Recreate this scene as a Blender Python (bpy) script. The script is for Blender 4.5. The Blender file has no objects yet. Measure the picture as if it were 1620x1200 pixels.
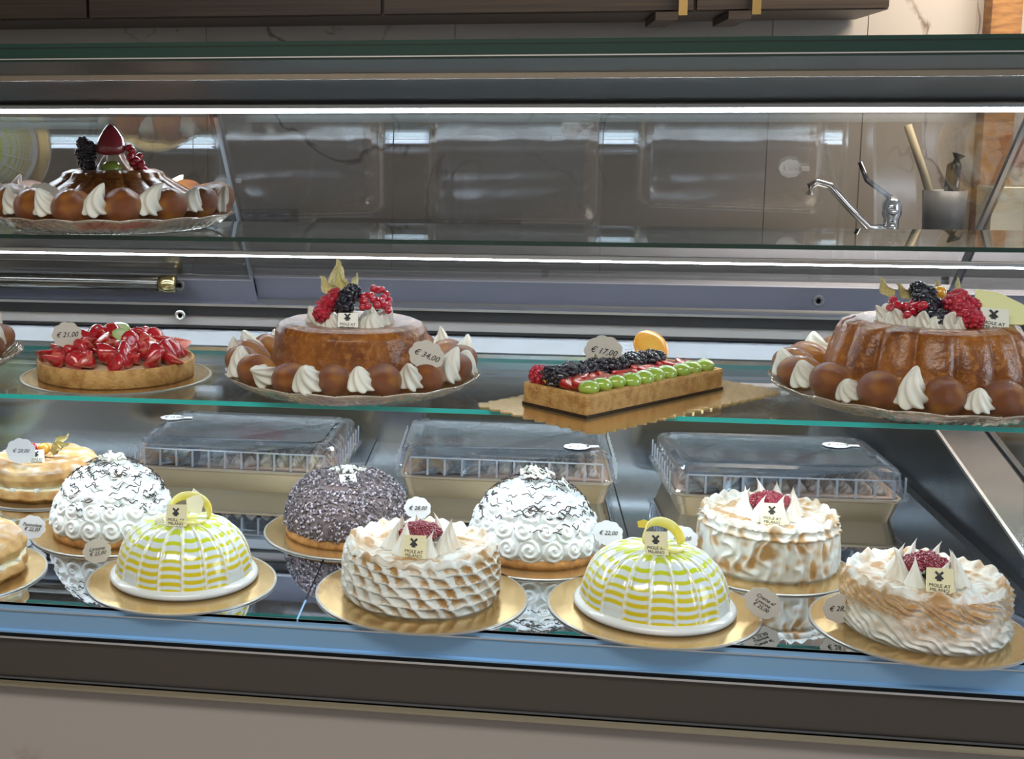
import bpy, math, random
import numpy as np
from mathutils import Vector, Matrix, noise
random.seed(7); rng = np.random.default_rng(7)
S = bpy.context.scene; COL = S.collection
PI = math.pi; TAU = 2*PI
DECK = .84; SH1 = 1.13; SH2 = 1.40
# ------------------------------------------------------------ camera
cam = bpy.data.objects.new('camera', bpy.data.cameras.new('camera')); COL.objects.link(cam)
yaw, pitch = math.radians(8.77), math.radians(8.16)
cam.location = (0, 0, 1.60)
cam.rotation_euler = (PI/2-pitch, 0, yaw)
cam.data.sensor_fit = 'HORIZONTAL'; cam.data.sensor_width = 36
cam.data.lens = 2016*36/1620
cam.data.shift_x = (810-502)/1620; cam.data.shift_y = -(600-487)/1620
cam.data.clip_start = .05; cam.data.clip_end = 50
S.camera = cam
# ------------------------------------------------------------ world, exposure, lights
S.view_settings.view_transform = 'Standard'; S.view_settings.look = 'None'
S.view_settings.gamma = 1; S.view_settings.use_curve_mapping = False
S.view_settings.exposure = 0.25
S.cycles.max_bounces = 10; S.cycles.transparent_max_bounces = 40
S.cycles.diffuse_bounces = 4; S.cycles.glossy_bounces = 5; S.cycles.transmission_bounces = 4
S.cycles.caustics_reflective = False; S.cycles.caustics_refractive = False
S.cycles.sample_clamp_indirect = 4
w = bpy.data.worlds.new('world'); S.world = w; w.use_nodes = True
w.node_tree.nodes['Background'].inputs[0].default_value = (.55, .6, .68, 1)
w.node_tree.nodes['Background'].inputs[1].default_value = .6
def area(name, loc, rot, sx, sy, power, col):
    l = bpy.data.lights.new(name, 'AREA'); l.shape = 'RECTANGLE'; l.size = sx; l.size_y = sy
    l.energy = power; l.color = col
    o = bpy.data.objects.new(name, l); COL.objects.link(o); o.location = loc; o.rotation_euler = rot
    return o
area('shop_ceiling_light', (-.4, .1, 2.95), (0, 0, 0), 2.6, .7, 58, (1, .965, .92))
area('aisle_ceiling_light', (1.6, 3.6, 2.9), (0, 0, 0), 1.6, .4, 85, (1, .90, .76))
area('window_daylight', (3.6, 1.2, 2.0), (0, math.radians(75), 0), 1.6, 1.6, 45, (.75, .87, 1))
# ------------------------------------------------------------ helpers
def tag(o, label=None, cat=None, group=None, kind=None):
    if label: o['label'] = label
    if cat: o['category'] = cat
    if group: o['group'] = group
    if kind: o['kind'] = kind
    return o
def me(V, F, mat=None, smooth=True, col=None, fm=None, mats=None, name='mesh'):
    m = bpy.data.meshes.new(name)
    m.from_pydata([tuple(map(float, v)) for v in V], [], [tuple(int(i) for i in f) for f in F])
    if mats:
        for x in mats: m.materials.append(x)
    elif mat: m.materials.append(mat)
    if fm is not None: m.polygons.foreach_set('material_index', fm)
    m.polygons.foreach_set('use_smooth', [smooth]*len(F))
    if col is not None:
        a = m.color_attributes.new('Col', 'FLOAT_COLOR', 'POINT')
        c = np.ones((len(V), 4), dtype=np.float32); c[:, :3] = np.array(col)[:, :3]
        a.data.foreach_set('color', c.ravel())
    m.update(); return m
def ob(name, mesh, parent=None, loc=(0, 0, 0), rot=(0, 0, 0), sc=(1, 1, 1), label=None):
    o = bpy.data.objects.new(name, mesh); COL.objects.link(o)
    o.location = loc; o.rotation_euler = rot
    o.scale = (sc, sc, sc) if isinstance(sc, (int, float)) else sc
    if parent: o.parent = parent
    if label: o['label'] = label
    return o
def thing(name, label, cat, loc, rz=0, group=None):
    o = bpy.data.objects.new(name, None); COL.objects.link(o); o.empty_display_size = .05
    o.location = loc; o.rotation_euler = (0, 0, rz)
    return tag(o, label, cat, group)
def grid(P, wrap=True, flip=False):
    """P: (nv,nu,3) array -> verts, faces"""
    nv, nu = P.shape[:2]; V = P.reshape(-1, 3); F = []
    un = nu if wrap else nu-1
    for j in range(nv-1):
        for i in range(un):
            a = j*nu+i; b = j*nu+(i+1) % nu; f = (a, b, b+nu, a+nu)
            F.append(f[::-1] if flip else f)
    return V, F
def lathe(prof, n=64, cap=True):
    prof = np.array(prof, float); th = np.linspace(0, TAU, n, endpoint=False)
    P = np.zeros((len(prof), n, 3))
    P[..., 0] = prof[:, :1]*np.cos(th); P[..., 1] = prof[:, :1]*np.sin(th); P[..., 2] = prof[:, 1:2]
    V, F = grid(P); V = list(map(tuple, V))
    if cap:
        if prof[0, 0] > 1e-4: F.append(tuple(range(n))[::-1])
        if prof[-1, 0] > 1e-4: F.append(tuple(range((len(prof)-1)*n, len(prof)*n)))
    return V, F
class B:
    def __init__(s): s.V = []; s.F = []; s.C = []; s.m = []
    def add(s, V, F, c=None, M=None, mi=0):
        k = len(s.V)
        for v in V:
            v = Vector(v)
            if M is not None: v = M @ v
            s.V.append(tuple(v))
        s.F += [tuple(i+k for i in f) for f in F]; s.m += [mi]*len(F)
        if c is not None: s.C += [tuple(c)]*len(V) if np.ndim(c) == 1 else [tuple(x) for x in c]
        return s
    def box(s, x0, x1, y0, y1, z0, z1, c=None, M=None, mi=0):
        V = [(x, y, z) for z in (z0, z1) for x, y in ((x0, y0), (x1, y0), (x1, y1), (x0, y1))]
        F = [(3, 2, 1, 0), (4, 5, 6, 7), (0, 1, 5, 4), (1, 2, 6, 5), (2, 3, 7, 6), (3, 0, 4, 7)]
        return s.add(V, F, c, M, mi)
    def prism(s, poly, z0, z1, c=None, M=None, mi=0, axis='z'):
        n = len(poly)
        V = [(x, y, z0) for x, y in poly]+[(x, y, z1) for x, y in poly]
        if axis == 'x': V = [(z, x, y) for x, y, z in V]
        F = [tuple(range(n))[::-1], tuple(range(n, 2*n))]+[(i, (i+1) % n, n+(i+1) % n, n+i) for i in range(n)]
        return s.add(V, F, c, M, mi)
    def tube(s, pts, r, n=8, c=None, taper=None, flat=1.0):
        pts = [Vector(p) for p in pts]; V = []; F = []; up = Vector((0, 0, 1)); N = len(pts)
        for i, p in enumerate(pts):
            t = (pts[min(i+1, N-1)]-pts[max(i-1, 0)])
            t = t.normalized() if t.length > 1e-9 else Vector((0, 0, 1))
            a = t.cross(up) if abs(t.dot(up)) < .98 else t.cross(Vector((1, 0, 0)))
            a.normalize(); b = a.cross(t).normalized()
            rr = r*(taper(i/(N-1)) if taper else 1)
            V += [tuple(p+a*rr*math.cos(TAU*k/n)+b*rr*flat*math.sin(TAU*k/n)) for k in range(n)]
        for i in range(N-1):
            F += [(i*n+k, i*n+(k+1) % n, (i+1)*n+(k+1) % n, (i+1)*n+k) for k in range(n)]
        F.append(tuple(range(n))[::-1]); F.append(tuple(range((N-1)*n, N*n)))
        return s.add(V, F, c)
    def mesh(s, mat=None, smooth=False, mats=None, name='mesh'):
        return me(s.V, s.F, mat, smooth, s.C if s.C else None, s.m if mats else None, mats, name)
def ns(x, y, z, sc=1.0): return noise.noise(Vector((x*sc, y*sc, z*sc)))
def rmat(rx=0, ry=0, rz=0, loc=(0, 0, 0)):
    return Matrix.Translation(loc) @ (Matrix.Rotation(rz, 4, 'Z') @ Matrix.Rotation(ry, 4, 'Y') @ Matrix.Rotation(rx, 4, 'X'))
# ------------------------------------------------------------ materials
def mat(name, col=(.8, .8, .8), rough=.5, metal=0, vc=False, bump=None, coat=0, sss=0, var=None, spec=.5, em=None, trans=0, sheen=0):
    m = bpy.data.materials.new(name); m.use_nodes = True; nt = m.node_tree; p = nt.nodes['Principled BSDF']
    p.inputs['Base Color'].default_value = (*col, 1); p.inputs['Roughness'].default_value = rough
    p.inputs['Metallic'].default_value = metal; p.inputs['Coat Weight'].default_value = coat
    p.inputs['Coat Roughness'].default_value = .08; p.inputs['Specular IOR Level'].default_value = spec
    p.inputs['Transmission Weight'].default_value = trans
    if sss:
        p.inputs['Subsurface Weight'].default_value = sss; p.inputs['Subsurface Scale'].default_value = .01
    if em: p.inputs['Emission Color'].default_value = (*em[0], 1); p.inputs['Emission Strength'].default_value = em[1]
    src = None
    if vc:
        a = nt.nodes.new('ShaderNodeAttribute'); a.attribute_name = 'Col'; src = a.outputs['Color']
    if var or bump:
        tc = nt.nodes.new('ShaderNodeTexCoord')
    if var:   # (scale, colour2, contrast-lo, hi)
        n = nt.nodes.new('ShaderNodeTexNoise'); n.inputs['Scale'].default_value = var[0]; n.inputs['Detail'].default_value = 5
        nt.links.new(tc.outputs['Object'], n.inputs['Vector'])
        r = nt.nodes.new('ShaderNodeMapRange'); r.inputs[1].default_value = var[2]; r.inputs[2].default_value = var[3]
        nt.links.new(n.outputs['Fac'], r.inputs[0])
        x = nt.nodes.new('ShaderNodeMix'); x.data_type = 'RGBA'; nt.links.new(r.outputs[0], x.inputs[0])
        if src: nt.links.new(src, x.inputs[6])
        else: x.inputs[6].default_value = (*col, 1)
        x.inputs[7].default_value = (*var[1], 1); src = x.outputs[2]
    if src: nt.links.new(src, p.inputs['Base Color'])
    if bump:  # (scale, strength, distance)
        n = nt.nodes.new('ShaderNodeTexNoise'); n.inputs['Scale'].default_value = bump[0]; n.inputs['Detail'].default_value = 4
        nt.links.new(tc.outputs['Object'], n.inputs['Vector'])
        b = nt.nodes.new('ShaderNodeBump'); b.inputs['Strength'].default_value = bump[1]; b.inputs['Distance'].default_value = bump[2]
        nt.links.new(n.outputs['Fac'], b.inputs['Height']); nt.links.new(b.outputs[0], p.inputs['Normal'])
        if coat: nt.links.new(b.outputs[0], p.inputs['Coat Normal'])
    return m
def glass(name, tint=(1, 1, 1), f0=.04, rough=0.0, refl=(1, 1, 1), bump=None, body=0, bodycol=(1, 1, 1), k=.96):
    m = bpy.data.materials.new(name); m.use_nodes = True; nt = m.node_tree; nt.nodes.clear()
    o = nt.nodes.new('ShaderNodeOutputMaterial'); t = nt.nodes.new('ShaderNodeBsdfTransparent'); g = nt.nodes.new('ShaderNodeBsdfGlossy')
    t.inputs[0].default_value = (*tint, 1); g.inputs['Color'].default_value = (*refl, 1); g.inputs['Roughness'].default_value = rough
    lw = nt.nodes.new('ShaderNodeLayerWeight'); lw.inputs[0].default_value = .5
    pw = nt.nodes.new('ShaderNodeMath'); pw.operation = 'POWER'; pw.inputs[1].default_value = 5
    nt.links.new(lw.outputs['Facing'], pw.inputs[0])
    ma = nt.nodes.new('ShaderNodeMath'); ma.operation = 'MULTIPLY_ADD'; ma.inputs[1].default_value = k; ma.inputs[2].default_value = f0
    nt.links.new(pw.outputs[0], ma.inputs[0])
    mx = nt.nodes.new('ShaderNodeMixShader'); nt.links.new(ma.outputs[0], mx.inputs[0])
    last = t.outputs[0]
    if body:
        d = nt.nodes.new('ShaderNodeBsdfDiffuse'); d.inputs[0].default_value = (*bodycol, 1)
        m2 = nt.nodes.new('ShaderNodeMixShader'); m2.inputs[0].default_value = body
        nt.links.new(t.outputs[0], m2.inputs[1]); nt.links.new(d.outputs[0], m2.inputs[2]); last = m2.outputs[0]
    nt.links.new(last, mx.inputs[1]); nt.links.new(g.outputs[0], mx.inputs[2])
    if bump:
        tc = nt.nodes.new('ShaderNodeTexCoord'); n = nt.nodes.new('ShaderNodeTexNoise'); n.inputs['Scale'].default_value = bump[0]
        nt.links.new(tc.outputs['Object'], n.inputs['Vector'])
        b = nt.nodes.new('ShaderNodeBump'); b.inputs['Strength'].default_value = bump[1]; b.inputs['Distance'].default_value = .002
        nt.links.new(n.outputs['Fac'], b.inputs['Height']); nt.links.new(b.outputs[0], g.inputs['Normal']); nt.links.new(b.outputs[0], lw.inputs['Normal'])
    nt.links.new(mx.outputs[0], o.inputs[0]); return m
def marble(name, base, vein, scale=1.6):
    m = mat(name, base, .18); nt = m.node_tree; p = nt.nodes['Principled BSDF']
    tc = nt.nodes.new('ShaderNodeTexCoord')
    n = nt.nodes.new('ShaderNodeTexNoise'); n.inputs['Scale'].default_value = scale; n.inputs['Detail'].default_value = 7; n.inputs['Distortion'].default_value = 1.2
    nt.links.new(tc.outputs['Object'], n.inputs['Vector'])
    r = nt.nodes.new('ShaderNodeValToRGB'); e = r.color_ramp.elements
    e[0].position = .485; e[0].color = (*base, 1); e[1].position = .515; e[1].color = (*base, 1)
    k = r.color_ramp.elements.new(.5); k.color = (*vein, 1)
    nt.links.new(n.outputs['Fac'], r.inputs[0])
    n2 = nt.nodes.new('ShaderNodeTexNoise'); n2.inputs['Scale'].default_value = scale*.8; nt.links.new(tc.outputs['Object'], n2.inputs['Vector'])
    mr = nt.nodes.new('ShaderNodeMapRange'); mr.inputs[1].default_value = .45; mr.inputs[2].default_value = .62; nt.links.new(n2.outputs['Fac'], mr.inputs[0])
    x = nt.nodes.new('ShaderNodeMix'); x.data_type = 'RGBA'; x.inputs[6].default_value = (*base, 1)
    nt.links.new(mr.outputs[0], x.inputs[0]); nt.links.new(r.outputs[0], x.inputs[7]); nt.links.new(x.outputs[2], p.inputs['Base Color'])
    return m
def wood(name, a, b, scale=(1, 14, 60), rough=.45):
    m = mat(name, a, rough); nt = m.node_tree; p = nt.nodes['Principled BSDF']
    tc = nt.nodes.new('ShaderNodeTexCoord'); mp = nt.nodes.new('ShaderNodeMapping'); mp.inputs['Scale'].default_value = scale
    n = nt.nodes.new('ShaderNodeTexNoise'); n.inputs['Scale'].default_value = 2.5; n.inputs['Detail'].default_value = 6
    nt.links.new(tc.outputs['Object'], mp.inputs[0]); nt.links.new(mp.outputs[0], n.inputs['Vector'])
    r = nt.nodes.new('ShaderNodeValToRGB'); r.color_ramp.elements[0].position = .35; r.color_ramp.elements[0].color = (*a, 1)
    r.color_ramp.elements[1].position = .65; r.color_ramp.elements[1].color = (*b, 1)
    nt.links.new(n.outputs['Fac'], r.inputs[0]); nt.links.new(r.outputs[0], p.inputs['Base Color']); return m
def led(name, s):
    m = bpy.data.materials.new(name); m.use_nodes = True; nt = m.node_tree; nt.nodes.clear()
    e = nt.nodes.new('ShaderNodeEmission'); e.inputs[0].default_value = (.82, .91, 1, 1); e.inputs[1].default_value = s
    o = nt.nodes.new('ShaderNodeOutputMaterial'); nt.links.new(e.outputs[0], o.inputs[0]); return m
STEEL = mat('brushed_steel', (.62, .64, .68), .28, 1)
STEELD = mat('dark_steel', (.20, .21, .23), .22, 1)
STEELB = mat('ledge_steel_blue_reflection', (.28, .50, .76), .46, .6)  # blue of the reflected LED light put into the base colour
CHROME = mat('chrome', (.85, .87, .9), .06, 1)
MIRROR = mat('mirror_steel_deck', (.66, .72, .80), .025, 1)
BRONZE = mat('dark_bronze_panel', (.10, .088, .075), .35, .6)
TRIM = mat('polished_trim', (.75, .68, .5), .14, 1)
BLACK = mat('black_gasket', (.012, .012, .014), .5)
WHITE = mat('white_enamel', (.80, .84, .90), .35)
BEIGE = mat('beige_laminate', (.46, .43, .41), .45)
MARB = marble('cream_marble', (.36, .315, .275), (.13, .09, .065))
MARBF = marble('taupe_marble_front', (.36, .32, .29), (.27, .21, .16), .8)
CUPW = wood('dark_oak', (.028, .016, .009), (.06, .036, .02))
PINE = wood('warm_carved_wood', (.30, .14, .04), (.15, .06, .018), (6, 6, 26))
GOLD = mat('brass_handle', (.75, .5, .18), .25, 1)
PLASTER = mat('warm_plaster', (.45, .41, .37), .8)
TILE = mat('floor_tile', (.3, .28, .26), .4)
SHELFG = glass('shelf_glass', (.93, .97, .96), .05)
PANEG = glass('front_pane_glass', (.975, .985, .98), .004, k=.12)
DOORG = glass('rear_door_glass', (.78, .77, .76), .12)
EDGE_T = mat('emerald_glass_edge', (.0, .028, .02), .08, 0, coat=.6)
EDGE_M = mat('turquoise_edge_glow', (.02, .50, .48), .08, 0, coat=1)  # glow of light inside the glass put into a bright base colour
PET = glass('clear_plastic', (.90, .93, .97), .12, .05, body=.04, bodycol=(.75, .82, .95))
PETR = glass('clear_plastic_rib', (.9, .93, .97), .22, .05, body=.40, bodycol=(.72, .78, .88))
PETT = glass('clear_plastic_lid_top', (.74, .77, .80), .22, .05, refl=(.95, .97, 1), bump=(9, .3), body=.09, bodycol=(.35, .40, .46))
TRAYR = glass('tray_crystal_edges', (.95, .88, .82), .25, .08, refl=(1, .95, .9), body=.42, bodycol=(.80, .70, .60))
TRAYG = glass('tray_plastic', (.90, .84, .78), .13, .06, refl=(1, .93, .86), bump=(140, .5), body=.12, bodycol=(.8, .7, .6))
CREAM = mat('whipped_cream', (.80, .78, .70), .42, sss=.12)
MERW = mat('white_meringue', (.86, .87, .84), .5, sss=.1)
TOAST = mat('toasted_meringue', vc=True, rough=.42, sss=.05)
GLAZE = mat('mirror_glaze', vc=True, rough=.16, coat=.6)
YCHOC = mat('yellow_chocolate', (.83, .66, .10), .3)
YRIB = mat('lemon_white_chocolate', vc=True, rough=.35)
PLAQ = mat('white_chocolate_plaque', (.82, .76, .50), .4)
PLAQW = mat('ivory_chocolate_plaque', (.85, .84, .74), .4)
DCHOC = mat('dark_chocolate', (.022, .013, .01), .3)
INK = mat('ink', (.03, .03, .035), .6)
CURLS = mat('chocolate_curls', vc=True, rough=.45)
BISC = mat('biscuit', (.52, .25, .07), .7, bump=(120, .8, .002), var=(60, (.30, .12, .03), .45, .7))
CRUST = mat('shortcrust', (.66, .38, .13), .65, bump=(230, 1.0, .002), var=(60, (.46, .22, .06), .42, .66))
PUFF = mat('baked_choux', vc=True, rough=.55, bump=(90, .8, .002))
BABA = mat('glazed_baba', vc=True, rough=.38, coat=.6, spec=.25, bump=(190, .6, .002), var=(110, (.50, .20, .035), .5, .8))
BOARD = mat('gold_cake_board', (.78, .53, .23), .22, .85, bump=(260, .25, .0006))
BOARDS = mat('board_rim', (.50, .47, .42), .35, .7)
FOIL = mat('gold_foil_tray', (.72, .54, .33), .32, .6)
RASP = mat('raspberry', (.50, .02, .045), .3, coat=.3)
STRAW = mat('strawberry', vc=True, rough=.18, coat=.9, bump=(320, .5, .001))
CURR = mat('red_currant', (.52, .008, .03), .08, coat=1)
CHERR = mat('dark_wild_berries', (.26, .012, .03), .18, coat=.8)
BLACKB = mat('blackberry', (.012, .01, .022), .18, coat=.8)
GRAPE = mat('green_grape', (.36, .50, .07), .12, coat=1, sss=.2)
KIWI = mat('kiwi_slice', vc=True, rough=.3, coat=.6)
ORANGE = mat('glazed_peach', (.85, .42, .04), .15, coat=1)
PHYS = mat('physalis_husk', vc=True, rough=.6)
CARD = mat('price_card', (.62, .575, .52), .7)
CARDW = mat('white_price_card', (.80, .83, .88), .6)
COCOA = mat('cocoa_dusted_cream', vc=True, rough=.8)
GREYP = mat('grey_plastic', (.13, .13, .14), .4)
LED_A = led('led_canopy', 30.0); LED_B = led('led_shelf', 34.0)
WHITECH = mat('white_chocolate_chips', (.88, .87, .78), .4)
# ------------------------------------------------------------ the room
XL, XR = -2.6, 2.6
def st(name, b, m): return tag(ob(name, b.mesh(m)), kind='structure')
st('floor', B().box(XL, XR, -1.6, 4.3, -.05, 0), TILE)
st('ceiling', B().box(XL-.05, 3.8, -1.6, 4.3, 3.0, 3.05), PLASTER)
bw = B()
xs = [XL, -1.02, -.2, .78, 1.06, 1.372]
for i in range(len(xs)-1): bw.box(xs[i]+.0015, xs[i+1]-.0015, 4.2, 4.3, 0, 3.0)
bw.box(1.50, XR, 4.2, 4.3, 0, 3.0); bw.box(XL, XR, 4.205, 4.3, 0, 3.0)
st('wall_back', bw, MARB)
st('wall_left', B().box(XL-.05, XL, -1.6, 4.3, 0, 3.0), PLASTER)
st('wall_front', B().box(XL, XR, -1.65, -1.6, 0, 3.0), PLASTER)
st('trim_1', B().box(1.39, 1.475, 4.13, 4.2, 0, 3.0), PINE)
# hanging cupboard
t = thing('wall_cupboard', 'dark oak wall cupboard with brass handles hanging on the marble wall', 'cupboard', (0, 4.0, 1.92))
ob('cabinet_body', B().prism([(-.16, 0), (.19, -.0), (.19, .7), (-.16, .7)], -2.4, 1.02, axis='x').mesh(CUPW), t)
for i, (a, b_) in enumerate(((-2.39, -1.3), (-1.29, -.4), (-.39, .49), (.5, 1.015))):
    d = ob('door', B().box(a, b_, -.185, -.161, .004, .69).mesh(CUPW), t)
for hx in (.46, .66):
    ob('handle', B().box(hx-.012, hx+.012, -.20, -.186, -.012, .5).mesh(GOLD), t, label='brass vertical handle')
    ob('fin', B().box(hx-.075, hx-.014, -.20, .1, -.024, -.002).mesh(CUPW), t)
# back counter with sink
t = thing('back_counter', 'steel back counter with sink along the marble wall', 'counter', (0, 3.95, 0))
ob('worktop', B().box(-2.4, 2.4, -.38, .24, 1.245, 1.27).mesh(STEEL), t)
ob('cabinet', B().box(-2.4, 2.4, -.34, .24, .1, 1.245).mesh(BEIGE), t)
for a in (-2.0, -.95, .1, 1.15): ob('drawer_front', B().box(a, a+1.03, -.36, -.342, .85, 1.2).mesh(STEEL), t)
t = thing('sink_tap', 'chrome swivel sink tap with a curved spout beside the grey utensil pot', 'tap', (1.03, 3.72, 1.27))
ob('tap_base', me(*lathe([(.0, 0), (.03, 0), (.03, .012), (.02, .02), (.02, .075), (.026, .085), (.026, .12), (.012, .135), (0, .137)], 24), CHROME), t)
b = B(); b.tube([(0, 0, .05), (-.06, -.01, .05), (-.12, -.015, .11), (-.17, -.02, .165), (-.205, -.02, .175), (-.222, -.02, .165), (-.225, -.02, .14)], .011, 10)
ob('spout', b.mesh(CHROME, True), t)
b = B(); b.tube([(0, 0, .13), (-.03, 0, .15), (-.07, .0, .18), (-.09, 0, .23)], .007, 8); ob('lever', b.mesh(STEELD, True), t)
t = thing('utensil_pot', 'dark grey utensil pot holding a wooden spatula beside the tap', 'pot', (1.19, 3.8, 1.27))
ob('pot', me(*lathe([(0, 0), (.05, 0), (.058, .15), (.055, .15), (.048, .005), (0, .005)], 32), GREYP), t)
b = B(); b.tube([(.0, 0, .02), (-.06, 0, .2), (-.11, 0, .33)], .011, 8); ob('spatula', b.mesh(mat('pale_wood', (.5, .42, .28), .6), True), t)
ob('whisk', B().tube([(.01, 0, .02), (.02, 0, .22), (.03, 0, .25)], .02, 8).mesh(STEELD, True), t)
t = ob('steel_container', me(*lathe([(0, 0), (.075, 0), (.08, .004), (.085, .16), (.083, .162), (.07, .005), (0, .005)], 4), mat('olive_steel', (.55, .52, .40), .25, .8), False), None, (1.36, 3.82, 1.27), (0, 0, PI/4))
tag(t, 'square brushed steel container right of the utensil pot', 'container')
t = ob('steel_tray', B().box(-.3, .3, -.1, .1, 0, .05).mesh(STEELD), None, (-.28, 3.75, 1.27)); tag(t, 'dark steel tray on the back counter behind the glass', 'tray')
t = ob('steel_tray', B().box(-.3, .3, -.1, .1, 0, .075).mesh(STEELD), None, (-.95, 3.75, 1.27), (0, 0, .05)); tag(t, 'higher dark steel tray at the left end of the back counter', 'tray')
# ------------------------------------------------------------ the display case
X0, X1 = -1.75, 1.75
case = thing('pastry_display_case', 'glass and steel refrigerated pastry display case with two glass shelves', 'display case', (0, 1.86, 0))
def cp(name, b, m=None, smooth=False, label=None, mats=None, parent=None):
    o = ob(name, b.mesh(m, smooth, mats), parent or case, (0, -1.86, 0) if parent is None else (0, 0, 0), label=label); return o
cp('front_panel', B().box(X0, X1, 1.875, 1.93, .712, .778), BRONZE)
cp('base_panel', B().box(X0, X1, 1.885, 1.95, 0, .695), MARBF, label='taupe marble cladding')
b = B(); b.prism([(1.866, .697), (1.863, .702), (1.868, .7065), (1.89, .7065), (1.89, .697)], X0, X1, axis='x')
cp('lower_trim', b, TRIM); cp('upper_trim', B().box(X0, X1, 1.870, 1.89, .7085, .712), STEELD)
cp('top_trim', B().box(X0, X1, 1.868, 1.93, .778, .7815), CHROME)
cp('gasket', B().box(X0, X1, 1.878, 1.95, .7815, .790), BLACK)
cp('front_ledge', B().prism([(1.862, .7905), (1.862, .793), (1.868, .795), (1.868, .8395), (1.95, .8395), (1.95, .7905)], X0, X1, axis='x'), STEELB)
cp('ledge_trim', B().box(X0, X1, 1.8645, 1.868, .8265, .8285), CHROME)
cp('case_floor', B().box(X0, .862, 1.88, 3.0, .80, .8345), BLACK)
for a, c in ((-1.4, -.861), (-.859, -.321), (-.318, .222), (.225, .826)):
    cp('deck_tray', B().box(a, c, 1.868, 3.0, .835, DECK), MIRROR, label='mirror polished deck tray')
# right divider and next bay
cp('bay_divider', B().prism([(1.868, .80), (3.0, .80), (3.0, 1.06), (2.675, .993), (2.19, .891), (1.868, .825)], .85, .95, axis='x'), STEELD)
cp('divider_edge', B().prism([(1.868, .825), (2.19, .891), (2.675, .993), (3.0, 1.06), (3.0, 1.066), (2.675, .999), (2.19, .897), (1.868, .831)], .846, .852, axis='x'), STEEL)
cp('divider_edge', B().prism([(1.868, .825), (2.19, .891), (2.675, .993), (3.0, 1.06), (3.0, 1.066), (2.675, .999), (2.19, .897), (1.868, .831)], .945, .957, axis='x'), BLACK)
cp('deck_tray', B().box(.96, X1, 1.868, 3.0, .835, DECK), STEELD)
# rear structure
cp('rear_panel', B().box(X0, X1, 3.0, 3.03, .80, 1.065), mat('satin_rear_steel', (.50, .54, .56), .12, 1))
cp('rear_ledge', B().prism([(2.97, 1.068), (2.955, 1.075), (2.955, 1.108), (3.06, 1.115), (3.06, 1.066)], X0, X1, axis='x'), WHITE, label='white enamel ledge')
cp('rear_seam', B().box(X0, X1, 2.965, 3.05, 1.115, 1.121), BLACK)
cp('rear_sill', B().box(X0, X1, 2.972, 3.06, 1.121, 1.145), BEIGE)
cp('door_track', B().box(X0, X1, 2.965, 3.06, 1.145, 1.170), BLACK)
cp('door_track_rail', B().box(X0, X1, 2.955, 3.06, 1.170, 1.176), STEEL)
def slab(b, x0, x1, off, th=.006, z0=1.19, z1=1.617, y0=3.0, y1=2.6, mi=0):
    d = Vector((0, y1-y0, z1-z0)).normalized(); n = Vector((0, d.z, -d.y))
    P = [Vector((0, y0, z0))+n*off, Vector((0, y0, z0))+n*(off+th), Vector((0, y1, z1))+n*(off+th), Vector((0, y1, z1))+n*off]
    b.prism([(p.y, p.z) for p in P], x0, x1, axis='x', mi=mi); return b
for k, (a, c) in enumerate(((-1.7, -.61), (-.63, .97), (.95, 1.7))):
    d = cp('sliding_door', slab(B(), a, c, .012*(k % 2)), DOORG, label='clear tilted rear sliding pane')
    for fa in (a, c-.008): cp('door_frame', slab(B(), fa, fa+.008, .012*(k % 2)-.003, .012), STEEL)
    cp('door_rail', slab(B(), a, c, .012*(k % 2)-.004, .016, 1.176, 1.235, 3.013, 2.958), mat('lavender_steel', (.50, .50, .58), .35, .8))
for kx, kz, km in ((-.79, 1.219, GREYP), (.675, 1.212, GREYP), (1.03, 1.225, GREYP), (-.79, 1.147, CHROME)):
    b = B(); b.add(*lathe([(.006, 0), (.006, .006), (.013, .007), (.0135, .0), ], 24)); 
    cp('finger_pull' if km is GREYP else 'finger_pull_reflection', B().add(b.V, b.F, M=rmat(PI/2-.0, 0, 0, (kx, 2.955, kz))), km, True)  # chrome ring is the left pull's mirror reflection, modelled as a part
# canopy
cp('canopy', B().prism([(1.965, 1.700), (2.09, 1.683), (2.60, 1.640), (2.64, 1.66), (2.64, 1.72), (1.965, 1.72)], X0, X1, axis='x'), mat('satin_canopy_steel', (.15, .165, .18), .4, .7))
cp('canopy_rail', B().box(X0, X1, 2.09, 2.105, 1.674, 1.684), mat('champagne_rail', (.5, .43, .36), .2, 1))
cp('top_glass', B().box(X0, X1, 1.945, 2.62, 1.7205, 1.7265), mats=None, m=EDGE_T)
cp('top_glass_edge', B().box(X0, X1, 1.948, 1.964, 1.698, 1.7205), EDGE_T, label='dark green glass edge')
cp('edge_highlight_strip', B().box(X0, X1, 1.945, 1.948, 1.7015, 1.7035), CHROME)
def strip(nm, y, z, m, w=.02, x1=X1, t0=.0035):
    cp(nm+'_profile', B().box(X0, x1, y-w/2-.003, y+w/2+.003, z+.0045, z+.012), STEEL)
    cp(nm, B().box(X0, x1, y-w/2, y+w/2, z-t0, z+.004), m)
cp('added_light_shield', B().box(X0, 1.0, 2.50, 2.59, 1.6325, 1.6345), STEEL)  # plate added to block the strip's upward light from the canopy
strip('light_strip', 2.565, 1.628, LED_A, .02, 1.0)
strip('light_strip', 2.60, 1.3275, LED_B, .010, t0=-.0005)
for ly, pw_ in ((2.125, 4.6), (2.50, 4.8)):
    cp('light_profile', B().box(X0, .84, ly-.006, ly+.006, 1.1175, 1.1215), STEEL)
    o = area('shelf_led_bar', (-.35, ly, 1.117), (0, 0, 0), 2.4, .010, pw_, (.80, .90, 1))
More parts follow.
